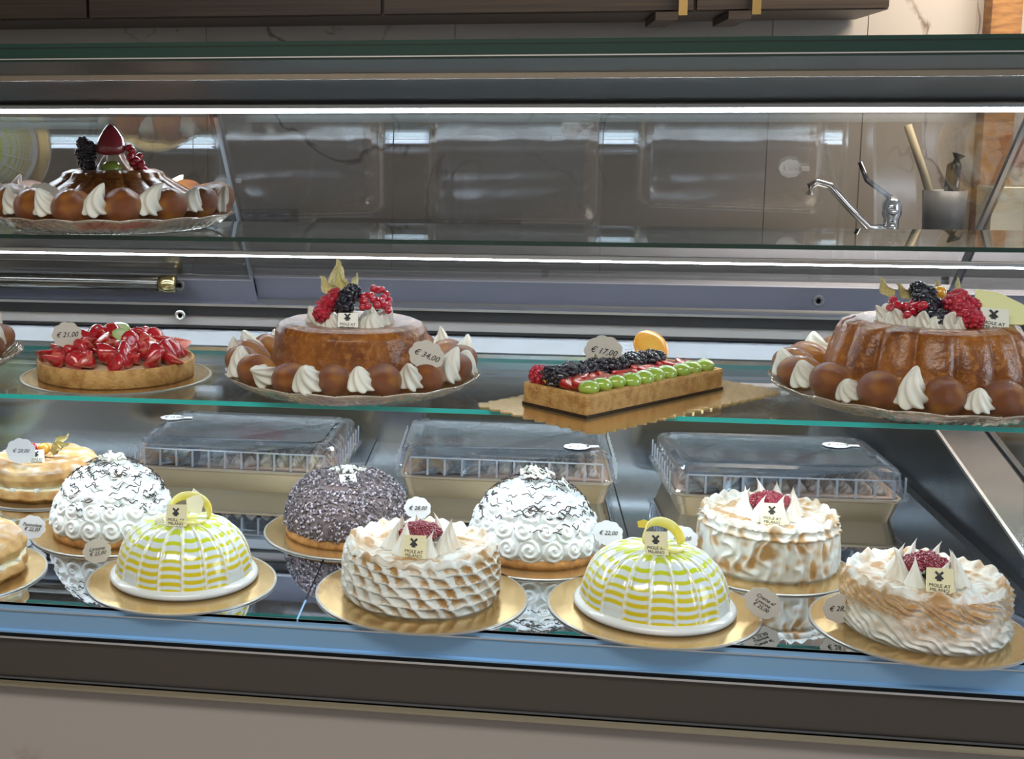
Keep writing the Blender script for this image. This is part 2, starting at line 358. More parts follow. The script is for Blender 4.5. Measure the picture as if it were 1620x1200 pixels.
def shelf(nm, y0, y1, z, em, lab):
    b = B(); b.box(X0, X1, y0, y1, z-.008, z)
    b.m = [0, 0, 1, 1, 1, 1]
    cp(nm, b, mats=[SHELFG, em], label=lab)
shelf('glass_shelf', 2.10, 2.58, SH1, EDGE_M, 'lower clear glass shelf with turquoise edge')
shelf('glass_shelf', 2.245, 2.62, SH2, EDGE_T, 'upper clear glass shelf with green edge')
cp('front_pane', B().prism([(1.870, .8405), (1.876, .8405), (1.963, 1.697), (1.957, 1.697)], X0, X1, axis='x'), PANEG, label='clear front glass pane')
cp('roller_tube', B().tube([(-1.70, 2.925, 1.226), (-.80, 2.925, 1.226)], .0195, 24), mat('smoked_tube', (.10, .095, .085), .18, .9), True, 'dark smoked metal tube')
cp('tube_cap', B().tube([(-.83, 2.925, 1.226), (-.793, 2.925, 1.226)], .021, 24), mat('antique_brass', (.55, .45, .22), .2, 1), True)
# ------------------------------------------------------------ text
def text_mesh(s, size, m, shear=0.0, th=.0003):
    c = bpy.data.curves.new('t', 'FONT'); c.body = s; c.size = size; c.align_x = 'CENTER'; c.align_y = 'CENTER'; c.shear = shear; c.extrude = th; c.resolution_u = 2
    c.space_line = .9
    o = bpy.data.objects.new('t', c); COL.objects.link(o)
    dg = bpy.context.evaluated_depsgraph_get(); r = bpy.data.meshes.new_from_object(o.evaluated_get(dg))
    bpy.data.objects.remove(o); bpy.data.curves.remove(c)
    r.materials.clear(); r.materials.append(m); return r
_tc = {}
def tmesh(s, size, m, shear=0.0):
    k = (s, size, m.name, shear)
    if k not in _tc: _tc[k] = text_mesh(s, size, m, shear)
    return _tc[k]
def cloud(w, h, n=9):
    P = []
    for i in range(n*8):
        a = TAU*i/(n*8); r = 1+.09*abs(math.sin(n*a/2))
        P.append((w/2*r*math.cos(a), h/2*r*math.sin(a)))
    return P
def price_tag(loc, rz, txt, label, tilt=-.1, lean=0, w=.05, m=None, stem=.04, size=.0125, group='scalloped price tags in the case'):
    """card stands on a pick: loc is the foot of the pick"""
    t = thing('price_tag', label, 'price tag', loc, rz, group); t.rotation_euler = (tilt, lean, rz)
    c = B(); c.prism([(x, y) for x, y in cloud(w, w*.84)], -.0005, .0005)
    ob('card', c.mesh(m or CARD), t, (0, 0, stem+w*.36), (PI/2, 0, 0))
    ob('pick', B().box(-.0015, .0015, .0006, .0018, -.004, stem+w*.2).mesh(PET), t)
    if txt: ob('handwriting', tmesh(txt, size, INK, .35), t, (0, -.0009, stem+w*.36), (PI/2, random.uniform(-.15, .15), 0))
    return t
def windmill():
    b = B()
    for k in range(4):
        a = PI/4+k*PI/2; M = Matrix.Rotation(a, 4, 'Z')
        b.box(.0012, .0075, -.0017, .0017, 0, .0004, M=M)
    b.prism([(-.0016, .001), (.0016, .001), (.0034, -.0085), (-.0034, -.0085)], 0, .0004)
    return b.mesh(INK)
WM = windmill()
def plaque(parent, loc, rot, w=.028, h=.03, m=None):
    p = ob('chocolate_plaque', B().prism([(-w/2, -h/2), (w/2, -h/2*1.02), (w/2*.94, h/2), (-w/2*.96, h/2*.96)], -.0012, .0012).mesh(m or PLAQ), parent, loc, rot, label='ivory chocolate plaque with black windmill emblem')
    s = w/.028
    ob('windmill_emblem', WM, p, (-.001*s, .005*s, .0013), (0, 0, 0), .72*s)
    ob('lettering', tmesh('MOLE AT\nMILANO', .0052, INK), p, (-.0005*s, -.0085*s, .0014), (0, 0, -.05), s)
    return p
# ------------------------------------------------------------ cake boards
def board(loc, r, label, rz=0, thick=.003):
    z0 = 0
    V, F = lathe([(r-.001, 0), (r, .0006), (r, thick-.0006), (r-.001, thick), (r-.004, thick)], 96)
    b = B(); b.add(V, F)
    fm = [1]*(len(F)); fm[-1] = 0
    b.m = fm
    return tag(ob('cake_board', b.mesh(None, False, [BOARD, BOARDS]), None, loc, (0, 0, rz)), label, 'cake board', 'round gold cake boards')
# ------------------------------------------------------------ fruit meshes
def drupe(m, r=.010, rows=6, elong=1.15, seed=0):
    b = B(); rr = random.Random(seed); n0 = 9
    V, F = lathe([(0, -r*elong), (r*.6, -r*.8*elong), (r*.85, 0), (r*.6, r*.75*elong), (0, r*elong)], 12, False); b.add(V, F)
    sph = lathe([(0, -1), (.7, -.7), (1, 0), (.7, .7), (0, 1)], 7, False)
    for j in range(rows):
        v = (j+.5)/rows; zz = (2*v-1)*elong*r*.92; ring = r*math.sqrt(max(.04, 1-(2*v-1)**2))*.88
        n = max(4, int(ring/r*n0+1))
        for i in range(n):
            a = TAU*(i+.5*(j % 2))/n; s = r*.27*rr.uniform(.9, 1.1)
            b.add(*sph, M=Matrix.Translation((ring*math.cos(a), ring*math.sin(a), zz)) @ Matrix.Scale(s, 4))
    return b.mesh(m, True)
M_RASP = drupe(RASP); M_BLACK = drupe(BLACKB, .011, seed=3); M_CHERR = drupe(CHERR, .0085, 5, seed=5)
M_CURR = me(*lathe([(0, -.0062), (.0035, -.0052), (.006, -.002), (.0063, .001), (.0045, .0045), (.0012, .0062), (.0012, .0072), (0, .0074)], 14, False), CURR)
def strawberry(half=False):
    pr = [(0, 0), (.35, .02), (.75, .12), (1.0, .38), (.98, .62), (.8, .85), (.45, .98), (0, 1.0)]   # tip at 1
    pr = [(0.0, 1.75), (.16, 1.66), (.42, 1.3), (.74, .78), (.97, .32), (1.0, .1), (.8, -.1), (.4, -.16), (0, -.12)]
    R = .0135
    n = 24; V, F = lathe([(a*R, z*R) for a, z in pr], n, False); V = np.array(V); col = np.zeros((len(V), 3))
    for i, v in enumerate(V):
        g = ns(v[0], v[1], v[2], 260); col[i] = np.array([.46, .012, .02])*(1+.5*g)
    if half:
        V[:, 1] = np.where(V[:, 1] > 0, V[:, 1]*.12, V[:, 1])
        for i, v in enumerate(V):
            if v[1] > -.0005: 
                q = abs(v[0])/R; col[i] = (.75-.2*q, .18-.15*q, .12-.1*q)
    return me(V, F, STRAW, True, col)
M_STR = strawberry(); M_STRH = strawberry(True)
def big_straw():
    R = .021; pr = [(0, 1.75), (.18, 1.66), (.45, 1.35), (.75, .9), (.95, .45), (1.0, .12), (.85, -.12), (.4, -.2), (0, -.18)]
    V, F = lathe([(a*R, z*R) for a, z in pr], 32, False)
    return me(V, F, STRAW, True, [(.30*(1+.2*ns(*v, 200)), .018, .03) for v in V])
M_GRAPE = me(*lathe([(.016*math.sin(a)*1.0, -.0105*math.cos(a)) for a in np.linspace(0.0, PI, 12)], 24, False), GRAPE)
def disc_slice(r, th, c0, c1, m, n=40):
    prof = [(0, 0), (r*.97, 0), (r, th*.3), (r, th*.7), (r*.97, th), (r*.6, th), (r*.25, th), (0, th)]
    V, F = lathe(prof, n, False); C = []
    for v in V:
        q = math.hypot(v[0], v[1])/r
        C.append([c0[k]*(1-min(1, q*1.1))+c1[k]*min(1, q*1.1) for k in range(3)])
    return me(V, F, m, True, C)
M_KIWI = disc_slice(.02, .004, (.75, .8, .6), (.45, .62, .2), KIWI)
def peach():
    P = np.zeros((9, 14, 3))
    for j in range(9):
        v = j/8; a = (v-.5)*2.4
        for i in range(14):
            u = TAU*i/14; rr = .0085*math.sin(PI*min(max(v, .03), .97))
            P[j, i] = ((.026+rr*math.cos(u))*math.sin(a), (.026+rr*math.cos(u))*math.cos(a)-.026, .8*rr*math.sin(u))
    return me(*grid(P), ORANGE)
M_PEACH = peach()
def husk_leaf(L=.05, W=.022, twist=.5):
    P = np.zeros((12, 7, 3)); C = []
    for j in range(12):
        v = j/11
        for i in range(7):
            u = i/6*2-1; wv = W*math.sin(PI*min(1, v**.7*1.0))*(.5 if v > .98 else 1)
            P[j, i] = (u*wv*.5+.004*math.sin(v*9), .012*v*v+.007*(1-u*u)*math.sin(PI*v)+.002*math.sin(9*u+7*v)*v, L*v)
            k = abs(u); C.append((.62+.15*k, .56+.12*k, .22+.25*k) if (j+i) % 3 else (.5, .45, .12))
    V, F = grid(P, False); F2 = [f[::-1] for f in F]
    V2 = [tuple(v+np.array((0, .0008, 0))) for v in V]; k = len(V)
    return me(list(map(tuple, V))+V2, F+[tuple(i+k for i in f) for f in F2], PHYS, True, C+C)
M_HUSK = husk_leaf()
def dollop(R=.028, H=.045, n=7, lean=.35, tw=3.2, amp=.16, mat_=None):
    nv, nu = 22, 56; P = np.zeros((nv, nu, 3))
    for j in range(nv):
        v = j/(nv-1); base = (math.sin(min(1, v/.18)*PI/2)*.12+.88)*max(0, (1-v))**.58 if v > 0 else .86
        for i in range(nu):
            a = TAU*i/nu; g = 1+amp*math.cos(n*(a+v*tw/2))*(1-v*.6)
            r = R*base*g; P[j, i] = (r*math.cos(a)+lean*H*v*v*v*.6, r*math.sin(a), H*v**1.15)
    V, F = grid(P); V = list(map(tuple, V)); F.append(tuple(range(nu))[::-1]); return me(V, F, mat_ or CREAM, True)
M_DOL = dollop(); M_DOL2 = dollop(.024, .05, 6, .7, 4, .2); M_DOL3 = dollop(.026, .034, 8, .2, 2.4, .14)
M_PEAK = dollop(.019, .05, 6, .25, 2.0, .07, MERW)
def peakmesh():
    nv, nu = 18, 32; P = np.zeros((nv, nu, 3)); C = []
    for j in range(nv):
        v = j/(nv-1)
        for i in range(nu):
            a = TAU*i/nu; r = .021*((1-v)**1.5*.85+.15*(1-v))*(1+.06*math.cos(6*a+v*4))
            P[j, i] = (r*math.cos(a)+.012*v**3, r*math.sin(a), .05*v)
            t = max(0, min(1, (math.cos(a-.6)*.6+ns(math.cos(a), math.sin(a), v, 2.5)*1.2+.05)))*.6
            C.append((.76-.20*t, .76-.38*t, .70-.5*t))
    V, F = grid(P); V = list(map(tuple, V)); F.append(tuple(range(nu))[::-1]); return me(V, F, TOAST, True, C)
M_KISS = peakmesh()
def rosette(R=.022, H=.017):
    nv, nu = 26, 44; P = np.zeros((nv, nu, 3))
    for j in range(nv):
        q = 1-j/(nv-1)
        for i in range(nu):
            a = TAU*i/nu; rid = math.cos(TAU*2.3*q-a)
            z = H*(1-q**2.4)**.8*1.0+H*.17*rid*min(1, 2.5*(1-q))*(q*.6+.4)+H*.035*math.cos(TAU*9*q-a*1.0)
            r = R*q*(1+.04*math.cos(9*a-q*6)*q)
            P[j, i] = (r*math.cos(a), r*math.sin(a), z)
    V, F = grid(P); V = list(map(tuple, V)); F.append(tuple(range(nu))[::-1]); return me(V, F, CREAM, True)
CREAMW = mat('white_piped_cream', (.76, .79, .79), .5, sss=.1)
M_ROS = rosette(); M_ROS.materials.clear(); M_ROS.materials.append(CREAMW)
# ------------------------------------------------------------ cakes
def radial_profile(pr, m):
    """resample a polyline profile to m points, returns r,z,arc 0..1"""
    pr = np.array(pr, float); d = np.r_[0, np.cumsum(np.hypot(*np.diff(pr, axis=0).T))]; s = np.linspace(0, d[-1], m)
    return np.interp(s, d, pr[:, 0]), np.interp(s, d, pr[:, 1]), s
def yellow_cake(loc, rz, label, handle_rot, shard):
    t = thing('lemon_mousse_cake', label, 'cake', loc, rz, 'yellow striped glazed cakes')
    R, H = .115, .100; nv, nu = 150, 420; P = np.zeros((nv, nu, 3)); C = np.zeros((nv*nu, 3)); NM = 18
    W = np.array([.72, .79, .82]); Y = np.array([.70, .55, .0]); PY = np.array([.56, .66, .03])
    offs = [random.uniform(-.25, .25) for _ in range(NM)]; patch = [random.uniform(0, 9) for _ in range(NM)]
    for j in range(nv):
        v = j/(nv-1); ph = v*PI/2
        r = R*math.cos(ph)**.56; z = .006+(H-.006)*math.sin(ph)**1.08
        for i in range(nu):
            a = TAU*i/nu; k = a/TAU*NM; kk = int(k) % NM; f = k-int(k)
            wob = offs[kk]*.3
            dm = min(abs(f-.0), abs(1-f))/NM*TAU*max(r, .01)      # metric distance to meridian line
            rid = math.exp(-(dm/.0022)**2); rid2 = math.exp(-((dm-.004)/.002)**2)
            rr = r*(1+.0)+.0022*rid-.0012*rid2
            P[j, i] = (rr*math.cos(a), rr*math.sin(a), z+.0012*rid*(v > .2))
            drag = .30*math.exp(-(dm/.006)) * (1 if kk % 2 else -.6)
            s = z/H*8.5+wob+drag
            fr = s-math.floor(s); bandw = .62-.14*(z/H > .55)
            on = 1 if fr < bandw else 0
            edge = min(1, max(0, (bandw-fr)*14)) if fr < bandw else 0
            ed2 = min(1, fr*14); on = edge*ed2
            if z/H < .30 and kk % 5 == 1: on *= .15
            up = max(0, min(1, (z/H-.45)*2.2))
            c = W*(1-on)+(Y*(1-up)+PY*up)*on
            c = c*(1-.75*rid*(v < .97))+np.array([.88, .88, .78])*.75*rid*(v < .97)
            if v > .965: c = np.array([.82, .80, .25])
            C[j*nu+i] = c
    V, F = grid(P); ob('glazed_dome', me(V, F, GLAZE, True, C), t)
    ob('base_rim', me(*lathe([(.09, 0), (.121, 0), (.125, .004), (.1255, .008), (.123, .012), (.115, .0145), (.10, .0145)], 96), mat('white_fondant', (.78, .80, .80), .22, coat=.3) if 'white_fondant' not in bpy.data.materials else bpy.data.materials['white_fondant']), t)
    # looped chocolate ribbon
    h = thing_part('ribbon_loop', t, (0, 0, 0))
    b = B(); pts = [(.026*math.cos(a)*(1.15 if math.cos(a) > 0 else .9), .024*math.sin(a), .0+.010*abs(math.sin(a*1.0+.4))) for a in np.linspace(-.4, TAU-.9, 40)]
    nb = len(pts); V = []; F = []; C = []
    for i, p in enumerate(pts):
        for dz, dr, in ((0, 0), (.013, .003), (.013, .0045), (0, .0018)):
            q = Vector((p[0], p[1], 0)); q = q*(1+dr/.025)
            V.append((q.x, q.y, p[2]+dz)); C.append((.84, .70, .12) if dz == 0 or i < 6 else (.86, .80, .34))
    for i in range(nb-1):
        for k in range(4): F.append((i*4+k, i*4+(k+1) % 4, i*4+4+(k+1) % 4, i*4+4+k))
    F += [(3, 2, 1, 0), ((nb-1)*4, (nb-1)*4+1, (nb-1)*4+2, (nb-1)*4+3)]
    o = ob('ribbon', me(V, F, YRIB, True, C), t, (.004, 0, H+.002), (math.radians(34), 0, handle_rot), 1.2)
    plaque(t, (-.004, -.036, H+.017), (math.radians(70), 0, .04), .036, .036)
    if shard:
        sh = B().prism([(-.012, 0), (.012, -.002), (.016, .018), (.006, .034), (-.004, .040), (-.009, .028), (-.016, .024)], 0, .0015)
        ob('chocolate_shard', sh.mesh(PLAQW), t, (.016, .012, H+.008), (math.radians(75), 0, -.1))
        ob('cream_dot', me(*lathe([(0, -.008), (.006, -.006), (.008, 0), (.006, .006), (0, .008)], 16, False), PLAQW), t, (-.036, -.022, H+.001))
    else:
        sh = B().prism([(-.010, 0), (.004, 0), (.008, .010), (-.002, .013), (-.012, .009)], 0, .002)
        ob('chocolate_shard', sh.mesh(YCHOC), t, (-.018, .004, H+.028), (math.radians(75), 0, -.1))
    return t
def thing_part(n, p, loc): return None
def rosette_cake(loc, rz, label, R=.105, H=.125, base=.112):
    t = thing('rosette_cream_cake', label, 'cake', loc, rz, 'white rosette cream cakes with chocolate drizzle')
    ob('biscuit_base', me(*lathe([(0, 0), (base, 0), (base, .012), (base-.004, .016), (0, .016)], 64), BISC), t)
    ob('cream_core', me(*lathe([(base-.006, .016), (R*.99, .02), (R*.96, H*.35), (R*.84, H*.66), (R*.55, H*.92), (0, H*1.02)], 64, False), CREAMW), t)
    prof = []
    rows = [(R*1.0, .034, 78, 19, 1.0), (R*.93, .062, 62, 17, .95), (R*.80, .088, 45, 14, .9), (R*.60, .107, 30, 10, .88), (R*.36, .120, 15, 6, .85), (.0, .126, 0, 1, .8)]
    for k, (rr, z, tilt, n, s) in enumerate(rows):
        z = z*H/.125
        for i in range(n):
            a = TAU*(i+.5*(k % 2))/n+random.uniform(-.05, .05)
            rad = rr-.008
            ob('cream_rosette', M_ROS, t, (rad*math.cos(a), rad*math.sin(a), z-.006*math.cos(math.radians(tilt))),
               (Matrix.Rotation(a, 3, 'Z') @ Matrix.Rotation(math.radians(tilt), 3, 'Y') @ Matrix.Rotation(random.uniform(0, 6), 3, 'Z')).to_euler(), s*random.uniform(1.12, 1.26))
    # chocolate drizzle squiggles hugging the dome
    b = B(); EX = [0, .25, .5, .7, .86, 1]; RX = [R+.008, R*.93+.006, R*.8+.004, R*.6+.002, R*.36, 0]; ZX = [.036, .070, .101, .1225, .137, .143]
    def on(a, e):   # e elevation 0..1
        r = float(np.interp(e, EX, RX)); z = float(np.interp(e, EX, ZX))*H/.125
        return Vector((r*math.cos(a), r*math.sin(a), z))
    for i in range(210):
        a = random.uniform(0, TAU); e = random.uniform(.18, .95); L = random.uniform(.05, .12)/max(.3, math.cos(e*1.3)); am = random.uniform(.01, .03); pts = []
        p0 = random.uniform(0, 6); tw = random.uniform(-.4, .4)
        for q in np.linspace(0, 1, 9):
            pts.append(on(a+L*2.2*(q-.5), min(.97, e+am*math.sin(p0+q*7)+tw*L*(q-.5))))
        b.tube(pts, random.uniform(.0006, .0011), 5)
    tag(ob('chocolate_drizzle', b.mesh(DCHOC, True), t), kind='stuff')
    b = B()
    for i in range(46):
        a = random.uniform(0, TAU); r = random.uniform(0, .028); p = Vector((r*math.cos(a), r*math.sin(a), H+.012+random.uniform(0, .010)))
        b.box(-.006, .006, -.003, .003, -.0007, .0007, M=rmat(random.uniform(-1, 1), random.uniform(-1, 1), random.uniform(0, 6), p))
    ob('white_chocolate_shavings', b.mesh(WHITECH), t)
    plaque(t, (.024, -.048, H+.002), (math.radians(48), 0, .5), .024, .024, PLAQW)
    return t
def curls_cake(loc, rz, label):
    t = thing('chocolate_curl_cake', label, 'cake', loc, rz)
    R, H = .119, .117
    ob('sponge_base', me(*lathe([(0, 0), (.116, 0), (.117, .006), (.115, .02), (0, .022)], 64), BISC), t)
    ob('cream_dome', me(*lathe([(.108, .014)]+[((R-.002)*math.cos(p)**.6, .018+(H-.02)*math.sin(p)) for p in np.linspace(0, PI/2, 20)], 64, False), mat('mocha_cream', (.16, .12, .12), .7)), t)
    b = B()
    for i in range(3200):
        a = random.uniform(0, TAU); e = math.asin(random.uniform(0, 1)**.85)
        r = R*math.cos(e)**.6; z = .016+(H-.016)*math.sin(e); k = random.choice((.05, .09, .2, .3, .5)); s = random.uniform(.6, 1.2)
        c = (k*1.0+.01, k*.88+.01, k*.98+.015)
        M = rmat(0, 0, a, (r*math.cos(a), r*math.sin(a), z)) @ Matrix.Rotation(-e, 4, 'Y') @ rmat(random.uniform(0, 6), random.uniform(-.5, .5), random.uniform(-.8, .8))
        # bent flake
        L = .0055*s; w_ = .0016*s; V = []; F = []
        for q in range(4):
            x = (q/3-.5)*2; V += [(.0018*(1-x*x), x*L*.5, -w_), (.0018*(1-x*x), x*L*.5, w_), (.0018*(1-x*x)+.0005, x*L*.5, w_), (.0018*(1-x*x)+.0005, x*L*.5, -w_)]
        for q in range(3):
            for u in range(4): F.append((q*4+u, q*4+(u+1) % 4, q*4+4+(u+1) % 4, q*4+4+u))
        b.add(V, F, c, M)
    tag(ob('chocolate_curls', b.mesh(CURLS, False), t), kind='stuff')
    b = B()
    for i in range(60):
        a = random.uniform(0, TAU); r = abs(random.gauss(0, .034)); z = H*math.sqrt(max(.1, 1-(r/R)**2))+.004
        b.box(-.004, .004, -.003, .003, -.0008, .0018, M=rmat(random.uniform(-1, 1), random.uniform(-.8, .8), random.uniform(0, 6), (r*math.cos(a), r*math.sin(a), z)))
    ob('white_chocolate_chips', b.mesh(WHITECH), t)
    plaque(t, (.008, -.05, H-.004), (math.radians(35), 0, .35), .032, .03, PLAQW)
    return t
def meringue_cake(loc, rz, label, style, R=.125, H=.09, seed=0):
    t = thing('toasted_meringue_cake', label, 'cake', loc, rz, 'toasted meringue cakes with berries')
    rr = random.Random(seed)
    pr = [(R*.955, 0), (R*.99, .006), (R, .02), (R*.99, H*.6), (R*.965, H*.9), (R*.95, H), (R*.90, H+.004), (R*.85, H-.001), (R*.80, H-.006), (R*.5, H-.006), (.01, H-.005)]
    nv, nu = 130, 360; r_, z_, s_ = radial_profile(pr, nv); P = np.zeros((nv, nu, 3)); C = np.zeros((nv*nu, 3))
    W = np.array([.72, .73, .69]); T1 = np.array([.60, .38, .15]); T2 = np.array([.28, .13, .04])
    for j in range(nv):
        r, z = r_[j], z_[j]; side = s_[j] < H*.97; 
        for i in range(nu):
            a = TAU*i/nu; ca, sa = math.cos(a), math.sin(a)
            n1 = ns(ca*R, sa*R, z, 28+seed); n2 = ns(ca*R+3, sa*R, z, 90)
            if side:
                if style == 0:      # basket of spatula scallops, rows
                    rows = 5; row = z/H*rows+.35*n1; k = int(row); fz = row-k
                    cx = a/TAU*26+.5*(k % 2)+.3*n1+.35*fz; fx = cx-math.floor(cx)
                    rid = max(0, 1-abs(fx-.85)*5)+max(0, 1-abs(fz-.12)*4.5)
                    d = .0060*min(1, rid)-.0040*(1-abs(fx-.45))*(1-fz*.5); cell = 1 if (.25 < fx < .85 and .2 < fz < .95) else 0
                    amt = cell*max(0, .75+1.3*ns(ca*R+7, sa*R, z, 24)+.6*n2)*(.45+.55*min(1, z/H*1.3))
                elif style == 1:    # tall upright flutes with bands
                    cx = a/TAU*30+.7*n1+z*9*n1; fx = cx-math.floor(cx)
                    rid = max(0, 1-abs(fx-.5)*3); band = math.exp(-((z-H*.80)/.003)**2)+math.exp(-((z-H*.97)/.004)**2)
                    d = .0045*rid+.004*band-.002; amt = max(0, .32+1.5*n1+.7*n2)*(1-rid*.7)*1.2+.6*band*max(0, n1+.4)
                else:               # slanted flames
                    cx = a/TAU*34+z*95+1.2*n1; fx = cx-math.floor(cx)
                    rid = max(0, 1-abs(fx-.5)*3.0); row = math.sin(z/H*TAU*1.6+2*n1)
                    d = .0055*rid*(.6+.4*row)+.003*n2; amt = max(0, .9+1.0*n1+.5*n2)*min(1.2, max(0, z/H-.15)*1.7)*(1 if fx > .45 else .3)*1.2
                k2 = min(1, z/.012); d *= k2*min(1, (H-z)/.01+.45)
                P[j, i] = ((r+d)*ca, (r+d)*sa, z+.0015*n2*k2)
            else:
                q = r/R; sp = math.sin(7*a+q*26+3*n1); d = .0022*sp*min(1, q*2)+.003*n1+(.003*math.sin(26*a+3*n1) if q > .84 else 0)
                P[j, i] = (r*ca, r*sa, z+d); amt = max(0, .62+1.4*ns(ca*r+5, sa*r, z, 26)+.7*n2)*(.5+.5*(sp > 0))*(.8 if q < .84 else .55)
            amt = min(1, amt*1.3)
            C[j*nu+i] = W*(1-amt)+(T1*(1-amt*.5)+T2*amt*.5)*amt
    V, F = grid(P); ob('meringue_body', me(V, F, TOAST, True, C), t)
    n = 8
    for i in range(n):
        a = TAU*i/n+rr.uniform(-.12, .12)+.2; q = R*.36
        if abs(math.atan2(math.sin(a+PI/2), math.cos(a+PI/2))) < .32: q *= 1.05
        ob('meringue_peak', M_KISS, t, (q*math.cos(a), q*math.sin(a), H-.008), (0, 0, rr.uniform(0, 6)), rr.uniform(.85, 1.1))
    for i in range(26):
        k = i; a = 2.4*k; q = .0058*math.sqrt(k)
        ob('wild_berry', M_CHERR, t, (q*math.cos(a), q*math.sin(a), H+.012+.013*(1-(q/.032)**2)), (rr.uniform(0, 3), rr.uniform(0, 3), 0), rr.uniform(.75, 1.1))
    plaque(t, (-.006 if style != 2 else .0, -.062, H+.012), (math.radians(72), 0, -.08 if style != 2 else -.12), .038, .036)
    return t
# placements on the lower deck
BD = DECK+.003
def deck_pair(fn, x, y, br, blab, **kw):
    board((x, y, DECK), br, blab); return fn
board((-.54, 2.005, DECK), .160, 'gold round board under the left yellow striped cake')
yellow_cake((-.54, 2.02, BD), .05, 'yellow and white striped glazed dome cake at the left, pale shard on top', .5, True)
board((.231, 1.995, DECK), .165, 'gold round board under the right yellow striped cake')
yellow_cake((.233, 1.995, BD), .0, 'yellow and white striped glazed dome cake between the two front meringue cakes', .75, False)
board((-.741, 2.238, DECK), .149, 'gold round board under the left white rosette cake')
rosette_cake((-.733, 2.233, BD), 0, 'white rosette cream cake with chocolate squiggles behind the left yellow cake')
board((.047, 2.237, DECK), .145, 'gold round board under the centre white rosette cake')
rosette_cake((.049, 2.243, BD), 1, 'white rosette cream cake with chocolate squiggles behind the right yellow cake')
board((-.294, 2.303, DECK), .162, 'gold round board under the chocolate curl cake')
curls_cake((-.297, 2.298, BD), 0, 'domed cake covered in grey brown chocolate curls with white chips on top')
board((-.137, 2.001, DECK), .173, 'gold round board under the centre front meringue cake')
meringue_cake((-.138, 2.004, BD), 0, 'toasted meringue cake with basket pattern in front of the chocolate curl cake', 0, .127, .086, 1)
board((.447, 2.225, DECK), .143, 'gold round board under the rear meringue cake')
meringue_cake((.45, 2.243, BD), 0, 'pale toasted meringue cake with upright flutes in front of the right clear box', 1, .118, .094, 5)
board((.625, 1.978, DECK), .158, 'gold round board under the right front meringue cake')
meringue_cake((.630, 1.976, BD), 0, 'browned meringue cake with slanted ridges at the right front corner', 2, .118, .084, 9)
# choux / puff cakes at the left
def puff_ring(loc, rz, label, decor, R=.118, H=.075, seed=0):
    t = thing('choux_cake', label, 'cake', loc, rz)
    nv, nu = 80, 220; P = np.zeros((nv, nu, 3)); C = np.zeros((nv*nu, 3))
    pr = [(R*.9, 0), (R, .01), (R*.98, .024), (R*.92, .03), (R*.97, .036), (R*1.0, .05), (R*.93, .066), (R*.75, H), (R*.45, H-.004), (.008, H-.006)]
    r_, z_, s_ = radial_profile(pr, nv)
    for j in range(nv):
        for i in range(nu):
            a = TAU*i/nu; n1 = ns(math.cos(a)*R+seed, math.sin(a)*R, z_[j], 22); n2 = ns(math.cos(a)*r_[j], math.sin(a)*r_[j]+seed, z_[j], 60)
            lob = abs(math.sin(7*a+seed)); d = .006*lob+.006*n1+.003*n2; q = r_[j]/R
            P[j, i] = ((r_[j]+d*min(1, q))*math.cos(a), (r_[j]+d*min(1, q))*math.sin(a), z_[j]+.005*n1*(1 if z_[j] > .02 else 0)+.003*n2*(1 if z_[j] > .05 else 0))
            k = min(1, max(0, .5+n1+.5*n2)); c = np.array([.66, .42, .16])*(1-k)+np.array([.44, .20, .045])*k
            if z_[j] > .06: s = min(1, max(0, .30+1.5*n2)); c = c*(1-s*.7)+np.array([.78, .70, .60])*s*.7
            if .026 < z_[j] < .037: c = np.array([.86, .80, .58])
            C[j*nu+i] = c
    V, F = grid(P); ob('choux_body', me(V, F, PUFF, True, C), t)
    for i in range(14):
        a = TAU*i/14; ob('cream_filling', M_DOL3, t, (R*.86*math.cos(a), R*.86*math.sin(a), .026), (0, PI/2*.9, a), .55)
    if decor:
        plaque(t, (.005, -.05, H+.008), (math.radians(55), 0, .35), .032, .028, PLAQW)
        ob('raspberry', M_RASP, t, (-.018, -.026, H+.012), sc=1.5, label='red raspberry')
        ob('physalis_berry', me(*lathe([(.013*math.sin(p), -.013*math.cos(p)) for p in np.linspace(0, PI, 12)], 20, False), ORANGE), t, (.006, -.012, H+.014))
        for k, (an, ti) in enumerate(((.3, 1.1), (-.4, 1.2), (.9, .9))): ob('physalis_husk', M_HUSK, t, (.016, -.006+.006*k, H+.008), (ti*.4, ti, an), .95)
    return t
board((-.965, 2.49, DECK), .15, 'gold round board under the choux cake at the back left')
puff_ring((-.965, 2.485, BD), 0, 'sugared choux cake with raspberry and plaque at the back left', True, seed=2)
board((-.935, 1.985, DECK), .155, 'gold round board under the cream filled puff at the front left edge')
puff_ring((-.935, 1.98, BD), 0, 'cream filled sugared puff cake cut off by the front left edge', False, .118, .078, 5)
# cakes further left and right, outside the frame, seen mirrored in the rear pane
board((-1.42, 2.635, DECK), .160, 'gold round board under the yellow striped cake at the far left')
yellow_cake((-1.42, 2.635, BD), .6, 'yellow striped dome cake at the far left end, mirrored in the rear pane', 1.0, True)
board((1.18, 2.64, DECK), .145, 'gold round board under the meringue cake in the next bay')
meringue_cake((1.18, 2.64, BD), 0, 'meringue cake in the next bay beyond the steel divider', 1, .118, .09, 12)
